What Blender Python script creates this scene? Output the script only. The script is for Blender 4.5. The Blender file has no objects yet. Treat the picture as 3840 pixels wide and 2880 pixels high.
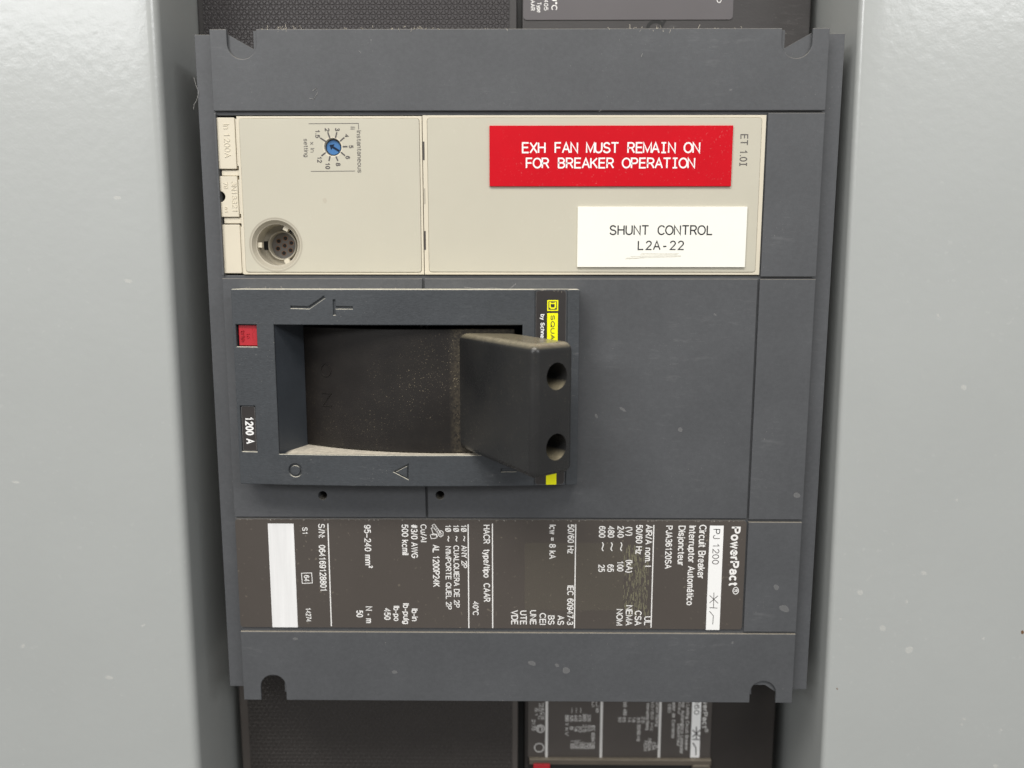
import bpy, bmesh, math, random
from mathutils import Matrix, Vector, Euler

rnd = random.Random(7)
SC = bpy.context.scene
COL = SC.collection
MM = 0.001

# ------------------------------------------------------------------ camera
# working frame, in millimetres: x right, y up, z out of the breaker's face
# (world: X = x, Y = -z, Z = y)
FPX, ICX, ICY = 2900.0, 1920.0, 1440.0
CAM_ROT = Euler((-0.14367, 0.00903, 0.00087), 'XYZ').to_matrix()
CAM_POS = Vector((0.34822, 34.965, 237.14))
TO_WORLD = Matrix(((1, 0, 0), (0, 0, -1), (0, 1, 0)))


def W(v):
    return Vector((v[0] * MM, -v[2] * MM, v[1] * MM))


cam = bpy.data.cameras.new('camera')
cam.sensor_width = 36.0
cam.lens = FPX / 3840.0 * 36.0
cam.clip_start = 0.005
cam.clip_end = 50.0
cam.dof.use_dof = True
cam.dof.focus_distance = 0.236
cam.dof.aperture_fstop = 8.0
cam_ob = bpy.data.objects.new('camera', cam)
COL.objects.link(cam_ob)
cam_ob.location = W(CAM_POS)
cam_ob.rotation_euler = (TO_WORLD @ CAM_ROT).to_euler()
SC.camera = cam_ob

# ------------------------------------------------------------------ light
world = bpy.data.worlds.new('World')
SC.world = world
world.use_nodes = True
bg = world.node_tree.nodes['Background']
bg.inputs[0].default_value = (1.0, 0.985, 0.96, 1)
bg.inputs[1].default_value = 0.29


def area(name, pos, aim, sx, sy, power, col):
    l = bpy.data.lights.new(name, 'AREA')
    l.shape = 'RECTANGLE'
    l.size, l.size_y = sx, sy
    l.energy = power
    l.color = col
    o = bpy.data.objects.new(name, l)
    COL.objects.link(o)
    o.location = pos
    d = Vector(aim) - Vector(pos)
    o.rotation_euler = d.to_track_quat('-Z', 'Y').to_euler()
    return o


# ceiling strip lights of the switch room (world metres; -Y is towards the viewer)
area('ceiling_light', (-0.16, -0.66, 0.86), (0, 0, 0), 1.0, 0.3, 12.6, (1.0, 0.968, 0.915))
area('ceiling_light', (-1.6, -2.3, 0.98), (0, 0, 0), 1.3, 0.42, 21.0, (0.985, 0.99, 1.0))
area('ceiling_light', (1.9, -2.4, 1.15), (0, 0, 0), 1.3, 0.36, 21.0, (0.985, 0.99, 1.0))

SC.view_settings.view_transform = 'Standard'
SC.view_settings.look = 'None'
SC.view_settings.exposure = 0.0
SC.view_settings.gamma = 1.0
SC.view_settings.use_curve_mapping = False


# ------------------------------------------------------------------ measuring
def U(px, py, z=0.0):
    """photo pixel -> point of the working frame at height z"""
    d = CAM_ROT @ Vector(((px - ICX) / FPX, -(py - ICY) / FPX, -1.0))
    t = (z - CAM_POS.z) / d.z
    p = CAM_POS + d * t
    return Vector((p.x, p.y, z))


def rect(tl, tr, br, bl, z=0.0):
    a, b, c, d = U(*tl, z), U(*tr, z), U(*br, z), U(*bl, z)
    return ((a.x + d.x) / 2, (c.y + d.y) / 2, (b.x + c.x) / 2, (a.y + b.y) / 2)   # x0,y0,x1,y1


def rpoly(r, rad=0.0, n=6):
    x0, y0, x1, y1 = r
    if rad <= 0:
        return [(x0, y0), (x1, y0), (x1, y1), (x0, y1)]
    out = []
    for cx, cy, a in ((x1 - rad, y0 + rad, -90), (x1 - rad, y1 - rad, 0), (x0 + rad, y1 - rad, 90), (x0 + rad, y0 + rad, 180)):
        for i in range(n + 1):
            t = math.radians(a + 90 * i / n)
            out.append((cx + rad * math.cos(t), cy + rad * math.sin(t)))
    return out


def grow(r, d):
    return (r[0] - d, r[1] - d, r[2] + d, r[3] + d)


def circ(cx, cy, r, n=40, ry=None):
    ry = r if ry is None else ry
    return [(cx + r * math.cos(2 * math.pi * i / n), cy + ry * math.sin(2 * math.pi * i / n)) for i in range(n)]


# ------------------------------------------------------------------ mesh builder
class MB:
    def __init__(self):
        self.v, self.f = [], []

    def add(self, vs, fs):
        n = len(self.v)
        self.v += [tuple(p) for p in vs]
        self.f += [tuple(i + n for i in q) for q in fs]
        return self

    def plate(self, outer, z0, z1, holes=(), bev=0.15, res=2):
        """flat slab with holes and rounded edges"""
        cu = bpy.data.curves.new('tmp', 'CURVE')
        cu.dimensions = '2D'
        cu.fill_mode = 'BOTH'
        for loop in [outer] + list(holes):
            s = cu.splines.new('POLY')
            s.points.add(len(loop) - 1)
            for p, q in zip(s.points, loop):
                p.co = (q[0], q[1], 0, 1)
            s.use_cyclic_u = True
        cu.extrude = max((z1 - z0) / 2 - bev, 0.001)
        cu.bevel_depth = bev
        cu.bevel_resolution = res
        cu.offset = -bev
        o = bpy.data.objects.new('tmp', cu)
        COL.objects.link(o)
        dg = bpy.context.evaluated_depsgraph_get()
        me = o.evaluated_get(dg).to_mesh()
        zm = (z0 + z1) / 2
        self.add([(v.co.x, v.co.y, v.co.z + zm) for v in me.vertices], [tuple(p.vertices) for p in me.polygons])
        bpy.data.objects.remove(o)
        bpy.data.curves.remove(cu)
        return self

    def box(self, x0, y0, z0, x1, y1, z1):
        vs = [(x, y, z) for z in (z0, z1) for y in (y0, y1) for x in (x0, x1)]
        return self.add(vs, [(0, 2, 3, 1), (4, 5, 7, 6), (0, 1, 5, 4), (2, 6, 7, 3), (0, 4, 6, 2), (1, 3, 7, 5)])

    def flat(self, pts, z):
        return self.add([(p[0], p[1], z) for p in pts], [tuple(range(len(pts)))])

    def ribbon(self, pts, w, z, h=0.0, closed=False, cap=True):
        """stroke of width w along pts at height z; h > 0 makes it a raised, rounded ridge"""
        P = [Vector((p[0], p[1])) for p in pts]
        Q = [P[0]]
        for p in P[1:]:
            if (p - Q[-1]).length > 1e-5:
                Q.append(p)
        P = Q
        if len(P) < 2:
            return self
        if (P[0] - P[-1]).length < 1e-4 and len(P) > 3:
            closed = True
            P = P[:-1]
        n = len(P)
        L, Rr = [], []
        for i in range(n):
            if closed:
                a, b, c = P[i - 1], P[i], P[(i + 1) % n]
            else:
                a, b, c = P[max(i - 1, 0)], P[i], P[min(i + 1, n - 1)]
            d1 = (b - a).normalized() if (b - a).length > 0 else (c - b).normalized()
            d2 = (c - b).normalized() if (c - b).length > 0 else d1
            m = d1 + d2
            if m.length < 0.3:
                m = d2.copy()
            m.normalize()
            nn = Vector((-m.y, m.x))
            k = min(1.0 / max(nn.dot(Vector((-d2.y, d2.x))), 0.45), 2.0)
            e = Vector((0, 0))
            if cap and not closed and i in (0, n - 1):
                e = (-d2 if i == 0 else d1) * (w * 0.18)
            L.append(b + e + nn * (w / 2 * k))
            Rr.append(b + e - nn * (w / 2 * k))
        vs, fs = [], []
        m = n if closed else n - 1
        if h <= 0:
            for a, b in zip(L, Rr):
                vs += [(a.x, a.y, z), (b.x, b.y, z)]
            for i in range(m):
                j = (i + 1) % n
                fs.append((2 * i, 2 * i + 1, 2 * j + 1, 2 * j))
        else:
            for a, b in zip(L, Rr):
                u, v = a.lerp(b, 0.25), a.lerp(b, 0.75)
                vs += [(a.x, a.y, z), (u.x, u.y, z + h), (v.x, v.y, z + h), (b.x, b.y, z)]
            for i in range(m):
                j = (i + 1) % n
                for k in range(3):
                    fs.append((4 * i + k, 4 * i + k + 1, 4 * j + k + 1, 4 * j + k))
            if not closed:
                fs.append((0, 1, 2, 3))
                fs.append((4 * n - 1, 4 * n - 2, 4 * n - 3, 4 * n - 4))
        return self.add(vs, fs)

    def lathe(self, prof, cx, cy, n=48, ends=(False, False)):
        """prof = [(radius, z)] turned round the axis through (cx, cy)"""
        vs, fs = [], []
        for r, z in prof:
            for i in range(n):
                t = 2 * math.pi * i / n
                vs.append((cx + r * math.cos(t), cy + r * math.sin(t), z))
        for k in range(len(prof) - 1):
            for i in range(n):
                j = (i + 1) % n
                fs.append((k * n + i, k * n + j, (k + 1) * n + j, (k + 1) * n + i))
        if ends[0]:
            fs.append(tuple(range(n))[::-1])
        if ends[1]:
            fs.append(tuple((len(prof) - 1) * n + i for i in range(n)))
        return self.add(vs, fs)

    def tube(self, pts, r, n=5):
        P = [Vector(p) for p in pts]
        vs, fs = [], []
        for i, p in enumerate(P):
            d = (P[min(i + 1, len(P) - 1)] - P[max(i - 1, 0)]).normalized()
            a = d.orthogonal().normalized()
            b = d.cross(a)
            for k in range(n):
                t = 2 * math.pi * k / n
                vs.append(p + (a * math.cos(t) + b * math.sin(t)) * r)
        for i in range(len(P) - 1):
            for k in range(n):
                j = (k + 1) % n
                fs.append((i * n + k, i * n + j, (i + 1) * n + j, (i + 1) * n + k))
        fs.append(tuple(range(n))[::-1])
        fs.append(tuple((len(P) - 1) * n + k for k in range(n)))
        return self.add(vs, fs)

    def warp(self, fn, cuts=()):
        bm = self.bm()
        for x in cuts:
            bmesh.ops.bisect_plane(bm, geom=bm.verts[:] + bm.edges[:] + bm.faces[:], plane_co=(x, 0, 0), plane_no=(1, 0, 0))
        for v in bm.verts:
            v.co = fn(v.co)
        self.take(bm)
        return self

    def bm(self):
        bm = bmesh.new()
        vs = [bm.verts.new(p) for p in self.v]
        for q in self.f:
            try:
                bm.faces.new([vs[i] for i in q])
            except ValueError:
                pass
        return bm

    def take(self, bm):
        bm.verts.index_update()
        self.v = [tuple(v.co) for v in bm.verts]
        self.f = [tuple(v.index for v in f.verts) for f in bm.faces]
        bm.free()
        return self

    def build(self, name, m, parent=None, angle=10.5, weld=True, origin=None, **props):
        me = bpy.data.meshes.new(name)
        xs = [Vector(p) for p in self.v]
        lo = Vector([min(p[i] for p in xs) for i in range(3)])
        hi = Vector([max(p[i] for p in xs) for i in range(3)])
        c = W((lo + hi) / 2) if origin is None else W(origin)
        me.from_pydata([W(p) - c for p in xs], [], self.f)
        bm = bmesh.new()
        bm.from_mesh(me)
        if weld:
            bmesh.ops.remove_doubles(bm, verts=bm.verts, dist=2e-6)
            bmesh.ops.recalc_face_normals(bm, faces=bm.faces)
        bm.to_mesh(me)
        bm.free()
        me.polygons.foreach_set('use_smooth', [True] * len(me.polygons))
        me.set_sharp_from_angle(angle=math.radians(angle))
        me.materials.append(m)
        o = bpy.data.objects.new(name, me)
        COL.objects.link(o)
        if parent is not None:
            o.parent = parent
            pw = Vector((0, 0, 0))
            q = parent
            while q is not None:
                pw += q.location
                q = q.parent
            o.location = c - pw
        else:
            o.location = c
        for k, v in props.items():
            o[k] = v
        return o


def thing(name, pos, label, cat, group=None):
    o = bpy.data.objects.new(name, None)
    o.empty_display_size = 0.02
    COL.objects.link(o)
    o.location = W(pos)
    o['label'] = label
    o['category'] = cat
    if group:
        o['group'] = group
    return o


# ------------------------------------------------------------------ single-stroke lettering
GL = {
    'A': (66, '0,0 33,100 66,0;12,34 54,34'), 'B': (58, '0,0 0,100 30,100 a30,76,24,24,90,-90 0,52;30,52 a30,26,28,26,90,-90 0,0'),
    'C': (68, 'a37,50,37,50,42,318'), 'D': (66, '0,0 0,100 26,100 a26,50,40,50,90,-90 0,0'),
    'E': (55, '55,100 0,100 0,0 56,0;0,53 50,53'), 'F': (52, '52,100 0,100 0,0;0,51 46,51'),
    'G': (73, 'a37,50,37,50,42,345 73,47 42,47'), 'H': (62, '0,0 0,100;62,0 62,100;0,53 62,53'),
    'I': (0, '0,0 0,100'), 'J': (42, '42,100 42,26 a21,26,21,26,0,-180'), 'K': (60, '0,0 0,100;58,100 0,38;20,58 61,0'),
    'L': (50, '0,100 0,0 50,0'), 'M': (74, '0,0 0,100 37,8 74,100 74,0'), 'N': (62, '0,0 0,100 62,0 62,100'),
    'O': (76, 'a38,50,38,50,90,450'), 'P': (58, '0,0 0,100 33,100 a33,73,25,27,90,-90 0,46'),
    'Q': (76, 'a38,50,38,50,90,450;46,25 76,-4'), 'R': (60, '0,0 0,100 33,100 a33,74,25,26,90,-90 0,48;34,48 60,0'),
    'S': (60, 'a30,75,27,25,20,270 a30,25,30,25,90,-165'), 'T': (64, '0,100 64,100;32,100 32,0'),
    'U': (62, '0,100 0,30 a31,30,31,30,180,360 62,100'), 'V': (64, '0,100 32,0 64,100'), 'W': (92, '0,100 23,0 46,100 69,0 92,100'),
    'X': (62, '0,0 62,100;0,100 62,0'), 'Y': (64, '0,100 32,45 64,100;32,45 32,0'), 'Z': (58, '0,100 58,100 0,0 60,0'),
    '0': (52, 'a26,50,26,50,90,450'), '1': (52, '8,78 20,83 30,100 30,0'), '2': (52, 'a26,73,25,27,170,-38 0,0 53,0'),
    '3': (52, 'a25,75,23,25,160,-90;16,51 25,51 a25,25,27,25,90,-160'), '4': (54, '40,0 40,100 0,30 54,30'),
    '5': (52, '48,100 10,100 4,46;a26,33,26,33,152,-150'), '6': (52, 'a28,60,26,40,38,180 2,30;a27,32,25,32,0,360'),
    '7': (52, '0,100 52,100 18,0'), '8': (52, 'a26,76,22,24,90,450;a26,26,26,26,90,450'),
    '9': (52, 'a25,68,25,32,0,360;50,68 50,38 a24,38,26,38,0,-145'),
    'a': (47, 'a24,50,21,23,165,0 45,0;45,43 20,40 a20,20,20,20,90,270 32,1 45,14'),
    'b': (48, '0,0 0,100;a24,36,24,37,180,540'), 'c': (47, 'a25,36,25,37,48,312'), 'd': (48, '48,0 48,100;a24,36,24,37,0,360'),
    'e': (50, '2,39 49,39 a25,36,25,37,5,318'), 'g': (46, 'a23,37,23,36,0,360;46,73 46,-2 a23,-2,23,20,0,-160'),
    'h': (44, '0,0 0,100;0,46 a22,49,22,24,180,0 44,0'), 'i': (0, '0,0 0,73;0,90 0,101'), 'j': (8, '8,73 8,-8 a-2,-8,10,12,0,-90;8,90 8,101'),
    'k': (44, '0,0 0,100;42,73 0,28;16,43 45,0'), 'l': (0, '0,0 0,100'),
    'm': (68, '0,0 0,73;0,48 a17,51,17,22,180,0 34,0;34,48 a51,51,17,22,180,0 68,0'), 'n': (44, '0,0 0,73;0,46 a22,49,22,24,180,0 44,0'),
    'o': (50, 'a25,36,25,37,90,450'), 'p': (48, '0,-22 0,73;a24,36,24,37,180,540'), 'q': (48, '48,-22 48,73;a24,36,24,37,0,360'),
    'r': (24, '0,0 0,73;0,44 a20,50,20,22,180,78'), 's': (44, 'a22,54,20,19,20,270 a22,18,22,18,90,-165'),
    't': (27, '12,94 12,14 a24,14,12,14,180,285;0,71 27,71'), 'u': (44, '0,73 0,23 a22,23,22,23,180,360;44,73 44,0'),
    'v': (44, '0,73 22,0 44,73'), 'w': (64, '0,73 16,0 32,70 48,0 64,73'), 'x': (44, '0,0 44,73;0,73 44,0'), 'y': (46, '0,73 23,2;46,73 21,-8 12,-22 2,-20'),
    'z': (42, '1,73 41,73 0,0 43,0'), 'f': (26, '8,0 8,86 a20,86,12,15,180,80;0,71 24,71'),
    '.': (2, '1,-1 1,9'), ':': (2, '1,0 1,10;1,55 1,66'), '/': (30, '0,-2 30,102'), '=': (50, '0,32 50,32;0,58 50,58'),
    '-': (30, '0,37 30,37'), '\u2013': (54, '0,37 54,37'), '(': (18, 'a30,40,30,64,118,242'), ')': (18, 'a-12,40,30,64,62,-62'),
    '#': (60, '14,0 26,100;36,0 48,100;2,34 58,34;6,66 60,66'), '~': (70, '0,36 6,48 16,56 26,54 36,46 46,38 56,36 64,44 70,56'),
    "'": (0, '0,70 0,100'), '\u00b2': (28, 'a14,104,13,15,170,-38 0,66 28,66'), '\u2022': (20, 'a10,38,5,5,0,360;6,38 14,38'),
    '\u00b0': (26, 'a13,87,12,12,0,360'), '\u00d8': (76, 'a38,50,38,50,90,450;4,-2 72,102'), '\u00e1': (47, 'a24,50,21,23,165,0 45,0;45,43 20,40 a20,20,20,20,90,270 32,1 45,14;20,84 34,104'),
    '\u00ae': (80, 'a40,50,40,40,0,360;28,30 28,70 42,70 a42,61,9,9,90,-90 28,52;42,52 54,30'),
    '\u2160': (44, '22,0 22,100;2,100 42,100;2,0 42,0'),   # I with serifs, for engraving
}


def strokes(ch):
    out = []
    for s in GL[ch][1].split(';'):
        pts = []
        for tok in s.split():
            if tok[0] == 'a':
                cx, cy, rx, ry, a0, a1 = [float(t) for t in tok[1:].split(',')]
                n = max(3, int(abs(a1 - a0) / 22))
                for i in range(n + 1):
                    t = math.radians(a0 + (a1 - a0) * i / n)
                    pts.append((cx + rx * math.cos(t), cy + ry * math.sin(t)))
            else:
                x, y = tok.split(',')
                pts.append((float(x), float(y)))
        out.append(pts)
    return out


def run_width(s, gap, mono):
    if mono:
        return (len(s) - 1) * mono + 55
    w = 0
    for i, ch in enumerate(s):
        w += (26 if ch == ' ' else GL[ch][0]) + (gap if i < len(s) - 1 else 0)
    return max(w, 1)


SEQ = [0]


def text(mb, s, A, B, cap, wt=0.13, z=0.05, gap=21, mono=0, fit=None, h=0.0):
    """letter s from A towards B (its last letter, or that of its first part `fit`, ends at B); cap = height of capitals"""
    A, B = Vector(A[:2]), Vector(B[:2])
    d = (B - A)
    Ln = d.length
    d.normalize()
    up = Vector((-d.y, d.x))
    kx = (Ln - wt * cap) / max(run_width(fit or s, gap, mono), 1)
    if len(s) == 1 and GL[s][0] < 5:
        kx = cap / 100
    ky = (cap - wt * cap) / 100.0
    x = 0.0
    for i, ch in enumerate(s):
        if ch == ' ':
            x += mono if mono else 26 + gap
            continue
        g = ch
        if mono and ch == 'I':
            g = '\u2160'
        w = GL[g][0]
        ox = x + (55 - w) / 2 if mono else x
        for st in strokes(g):
            SEQ[0] = (SEQ[0] + 1) % 7
            pts = [A + d * (wt * cap / 2 + (ox + p[0]) * kx) + up * (wt * cap / 2 + p[1] * ky) for p in st]
            mb.ribbon(pts, wt * cap, z + SEQ[0] * 0.003, h=h)
        x += mono if mono else w + gap


def vt(mb, s, xb, xt, y0, y1, z=0.0, dz=0.05, **k):
    """lettering turned a quarter clockwise: baseline at pixel column xb, cap line at xt, running down from y0 to y1"""
    a, c, b = U(xb, y0, z), U(xt, y0, z), U(xb, y1, z)
    text(mb, s, (a.x, a.y), (a.x, b.y), c.x - a.x, z=z + dz, **k)


def ht(mb, s, x0, x1, yb, yt, z=0.0, dz=0.05, **k):
    a, b, c = U(x0, yb, z), U(x1, yb, z), U(x0, yt, z)
    text(mb, s, (a.x, a.y), (b.x, a.y), c.y - a.y, z=z + dz, **k)


# ------------------------------------------------------------------ materials
def mat(name, col, rough=0.5, spec=0.5, coat=0.0, coat_rough=0.1, var=0.0, var_scale=60.0, metal=0.0,
        bump=0.0, bump_scale=1500.0, bump_dist=0.00006, stretch=(1, 1, 1), dust=None, dust_amt=0.0, dust_up=0.0,
        scuff=0.0, rough_var=0.0, specks=0.0, speck_scale=900.0, speck_col=(0.55, 0.48, 0.36), speck_x=None, mottle=0.0):
    m = bpy.data.materials.new(name)
    m.use_nodes = True
    nt = m.node_tree
    N, Lk = nt.nodes, nt.links
    b = N['Principled BSDF']
    b.inputs['Roughness'].default_value = rough
    b.inputs['Specular IOR Level'].default_value = spec
    b.inputs['Metallic'].default_value = metal
    b.inputs['Coat Weight'].default_value = coat
    b.inputs['Coat Roughness'].default_value = coat_rough
    tc = N.new('ShaderNodeTexCoord')
    obj = tc.outputs['Object']

    def noise(scale, detail=3.0, rgh=0.55, vec=None, sv=None):
        n = N.new('ShaderNodeTexNoise')
        n.inputs['Scale'].default_value = scale
        n.inputs['Detail'].default_value = detail
        n.inputs['Roughness'].default_value = rgh
        src = vec or obj
        if sv:
            mp = N.new('ShaderNodeMapping')
            mp.inputs['Scale'].default_value = sv
            Lk.new(src, mp.inputs['Vector'])
            src = mp.outputs[0]
        Lk.new(src, n.inputs['Vector'])
        return n.outputs['Fac']

    def ramp(fac, lo, hi, a=0.0, c=1.0):
        r = N.new('ShaderNodeMapRange')
        r.inputs['From Min'].default_value = lo
        r.inputs['From Max'].default_value = hi
        r.inputs['To Min'].default_value = a
        r.inputs['To Max'].default_value = c
        Lk.new(fac, r.inputs['Value'])
        return r.outputs[0]

    def mix(fac, a, c):
        x = N.new('ShaderNodeMix')
        x.data_type = 'RGBA'
        if hasattr(fac, 'node'):
            Lk.new(fac, x.inputs[0])
        else:
            x.inputs[0].default_value = fac
        for s, v in ((x.inputs[6], a), (x.inputs[7], c)):
            if hasattr(v, 'node'):
                Lk.new(v, s)
            else:
                s.default_value = (*v, 1)
        return x.outputs[2]

    def mul(a, c):
        x = N.new('ShaderNodeMath')
        x.operation = 'MULTIPLY'
        for s, v in ((x.inputs[0], a), (x.inputs[1], c)):
            if hasattr(v, 'node'):
                Lk.new(v, s)
            else:
                s.default_value = v
        return x.outputs[0]

    def upmask(lo, hi):
        g = N.new('ShaderNodeNewGeometry')
        sp = N.new('ShaderNodeSeparateXYZ')
        Lk.new(g.outputs['Normal'], sp.inputs[0])
        return ramp(sp.outputs['Z'], lo, hi)

    c = None
    base = tuple(col)
    if var > 0:
        f = noise(var_scale, 4.0, 0.6, sv=stretch)
        c = mix(ramp(f, 0.3, 0.7), tuple(x * (1 - var) for x in base), tuple(min(x * (1 + var), 1) for x in base))
    cur = c if c is not None else base
    if mottle > 0:
        f = noise(1000.0, 4.0, 0.75, sv=(0.8, 1, 1.0))
        cur = mix(mul(ramp(f, 0.38, 0.68), mottle), cur, tuple(x * 1.9 for x in base))
    if scuff > 0:
        f1 = ramp(noise(420.0, 5.0, 0.7, sv=(0.35, 1, 1.6)), 0.56, 0.72)
        f2 = ramp(noise(28.0, 2.0, 0.5), 0.48, 0.7)
        cur = mix(mul(mul(f1, f2), scuff), cur, (0.42, 0.42, 0.42))
        f3 = ramp(noise(2200.0, 2.0, 0.5), 0.70, 0.76)
        f4 = ramp(noise(60.0, 2.0, 0.5), 0.5, 0.7)
        cur = mix(mul(mul(f3, f4), 0.55), cur, (0.6, 0.58, 0.52))
    if dust is not None and dust_amt > 0:
        f1 = ramp(noise(90.0, 5.0, 0.7), 0.42, 0.72, 0, dust_amt)
        cur = mix(f1, cur, dust)
    if specks > 0:
        f = ramp(noise(speck_scale, 2.0, 0.5), 0.66, 0.72)
        g = ramp(noise(45.0, 3.0, 0.6), 0.42, 0.66)
        k = mul(mul(f, g), specks)
        if speck_x:
            sx = N.new('ShaderNodeSeparateXYZ')
            Lk.new(obj, sx.inputs[0])
            gx = ramp(sx.outputs['X'], speck_x[0], speck_x[1], 0.4, 1.0)
            k = mul(k, gx)
            film = mul(ramp(sx.outputs['X'], speck_x[1] - 0.0014, speck_x[1] + 0.0006), ramp(noise(900.0, 4.0, 0.75), 0.36, 0.66))
            cur = mix(mul(film, 0.26), cur, (0.20, 0.165, 0.105))
        cur = mix(k, cur, speck_col)
    if dust is not None and dust_up > 0:
        n1 = ramp(noise(700.0, 4.0, 0.75), 0.3, 0.62, 0.62, 1.0)
        cur = mix(mul(mul(upmask(0.35, 0.85), n1), dust_up), cur, dust)
    if hasattr(cur, 'node'):
        Lk.new(cur, b.inputs['Base Color'])
    else:
        b.inputs['Base Color'].default_value = (*cur, 1)
    if rough_var > 0:
        Lk.new(ramp(noise(50.0, 4.0, 0.6), 0.3, 0.7, rough - rough_var, rough + rough_var), b.inputs['Roughness'])
    if bump > 0:
        bn = N.new('ShaderNodeBump')
        bn.inputs['Strength'].default_value = bump
        bn.inputs['Distance'].default_value = bump_dist
        Lk.new(noise(bump_scale, 3.0, 0.55, sv=stretch), bn.inputs['Height'])
        Lk.new(bn.outputs[0], b.inputs['Normal'])
        if coat > 0:
            Lk.new(bn.outputs[0], b.inputs['Coat Normal'])
    return m


def thin(name, col, rough, spec, cover=0.36):
    m = mat(name, col, rough, spec)
    nt = m.node_tree
    b, out = nt.nodes['Principled BSDF'], nt.nodes['Material Output']
    b.inputs['Alpha'].default_value = cover
    return m


DUST = (0.50, 0.44, 0.34)
M = {}
M['grey'] = mat('charcoal_plastic', (0.0755, 0.0785, 0.084), 0.5, 0.45, var=0.10, var_scale=30, bump=0.35, bump_scale=2600,
                dust=DUST, dust_up=0.55, scuff=0.10, mottle=0.16, rough_var=0.06)
M['grey_grain'] = mat('grained_plastic', (0.048, 0.053, 0.059), 0.5, 0.45, var=0.12, var_scale=40, bump=0.7, bump_scale=1500, bump_dist=0.00008,
                      stretch=(0.8, 1, 1.5), dust=(0.80, 0.76, 0.63), dust_up=0.95, scuff=0.15, mottle=0.25, rough_var=0.06)  # dust on upward edges, brightened so its colour also carries the rim highlight
M['cream'] = mat('beige_plastic', (0.53, 0.503, 0.412), 0.5, 0.45, var=0.03, var_scale=25, bump=0.12, bump_scale=3500, dust=(0.45, 0.4, 0.3), dust_amt=0.05,
                 specks=0.10, speck_col=(0.75, 0.72, 0.65))
M['cream_light'] = mat('pale_beige_plastic', (0.66, 0.605, 0.485), 0.45, 0.45, var=0.03, var_scale=60, bump=0.12, bump_scale=3500)
M['socket'] = mat('socket_plastic', (0.42, 0.385, 0.31), 0.5, 0.4, var=0.05)
M['pin_face'] = mat('grey_insulator', (0.19, 0.178, 0.165), 0.5, 0.4)
M['copper'] = mat('copper_contact', (0.42, 0.22, 0.12), 0.35, metal=0.9)
M['red'] = mat('red_engraving_laminate', (0.56, 0.003, 0.012), 0.5, 0.15, var=0.04, var_scale=80, bump=0.15, bump_scale=2500, specks=0.2, speck_scale=1800, speck_col=(0.85, 0.45, 0.42))
M['white'] = mat('white_engraving_laminate', (0.90, 0.895, 0.82), 0.35, 0.45, var=0.015, bump=0.05)
M['ink_white'] = mat('white_ink', (0.88, 0.88, 0.87), 0.55, 0.3)
M['ink_offwhite'] = mat('aged_white_ink', (0.86, 0.85, 0.83), 0.55, 0.3)
M['ink_black'] = mat('black_ink', (0.035, 0.035, 0.04), 0.6, 0.3)
M['ink_grey'] = mat('grey_ink', (0.10, 0.092, 0.09), 0.6, 0.3)
M['name'] = mat('brown_label_film', (0.076, 0.065, 0.057), 0.40, 0.5, var=0.06, var_scale=20, bump=0.10, bump_scale=2500, dust=DUST, dust_up=0.4, specks=0.25, speck_scale=700, rough_var=0.06)
M['black_label'] = mat('black_label_film', (0.036, 0.032, 0.031), 0.35, 0.5, var=0.15)
M['yellow'] = mat('yellow_ink', (0.95, 0.93, 0.003), 0.45, 0.4)
M['btn'] = mat('red_plastic', (0.42, 0.016, 0.026), 0.5, 0.45, var=0.08, bump=0.3, bump_scale=1800)
M['blue'] = mat('blue_plastic', (0.045, 0.16, 0.38), 0.4, 0.5, var=0.05)
M['blue_dark'] = mat('arrow_dark_blue', (0.006, 0.016, 0.04), 0.6, 0.2)  # flat arrow, darker blue than the dial
M['handle'] = mat('black_moulded_plastic', (0.0165, 0.0165, 0.0168), 0.30, 0.6, var=0.22, var_scale=30, bump=0.45, bump_scale=2200,
                  dust=(0.46, 0.40, 0.27), dust_up=0.55, dust_amt=0.008, specks=0.16, speck_scale=2200, rough_var=0.08)
M['drum'] = mat('dusty_black_plastic', (0.012, 0.010, 0.009), 0.5, 0.35, var=0.25, var_scale=26, stretch=(0.4, 1, 2.2), bump=0.3, bump_scale=2200,
                dust=(0.30, 0.25, 0.18), dust_amt=0.018, specks=0.7, speck_scale=2600, speck_x=(-0.012, 0.0165), speck_col=(0.42, 0.35, 0.23), rough_var=0.1)
M['dark'] = mat('black_plastic_and_shade', (0.012, 0.012, 0.012), 0.5, 0.4, var=0.1)  # real black plastic, also painted shade in window, socket and latch openings
M['well'] = mat('recess_plastic', (0.045, 0.052, 0.062), 0.5, 0.45, var=0.12, bump=0.3, bump_scale=2200, dust=(0.74, 0.67, 0.55), dust_up=0.97)
M['panel'] = mat('grey_cabinet_enamel', (0.405, 0.421, 0.411), 0.4, 0.5, coat=0.6, coat_rough=0.17, var=0.03, var_scale=14, bump=0.24, bump_scale=330,
                 bump_dist=0.00025, specks=0.10, speck_scale=600, speck_col=(0.75, 0.75, 0.72))
M['panel_scuff'] = thin('paint_scuff', (0.80, 0.80, 0.76), 0.45, 0.6)
M['scuff_grey'] = thin('chalky_mark', (0.30, 0.30, 0.30), 0.6, 0.3)
M['neighbour'] = mat('dark_brown_plastic', (0.045, 0.042, 0.042), 0.5, 0.45, var=0.15, var_scale=40, bump=0.6, bump_scale=1400, stretch=(0.8, 1, 1.5), scuff=0.15)
M['neighbour_label'] = mat('glare_taupe_label_film', (0.105, 0.097, 0.102), 0.42, 0.5, var=0.05, var_scale=30)  # tone lightened to hold the glare on the upper label
M['neighbour_name'] = mat('dark_taupe_label_film', (0.075, 0.066, 0.060), 0.45, 0.45, var=0.08, var_scale=30)
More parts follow.
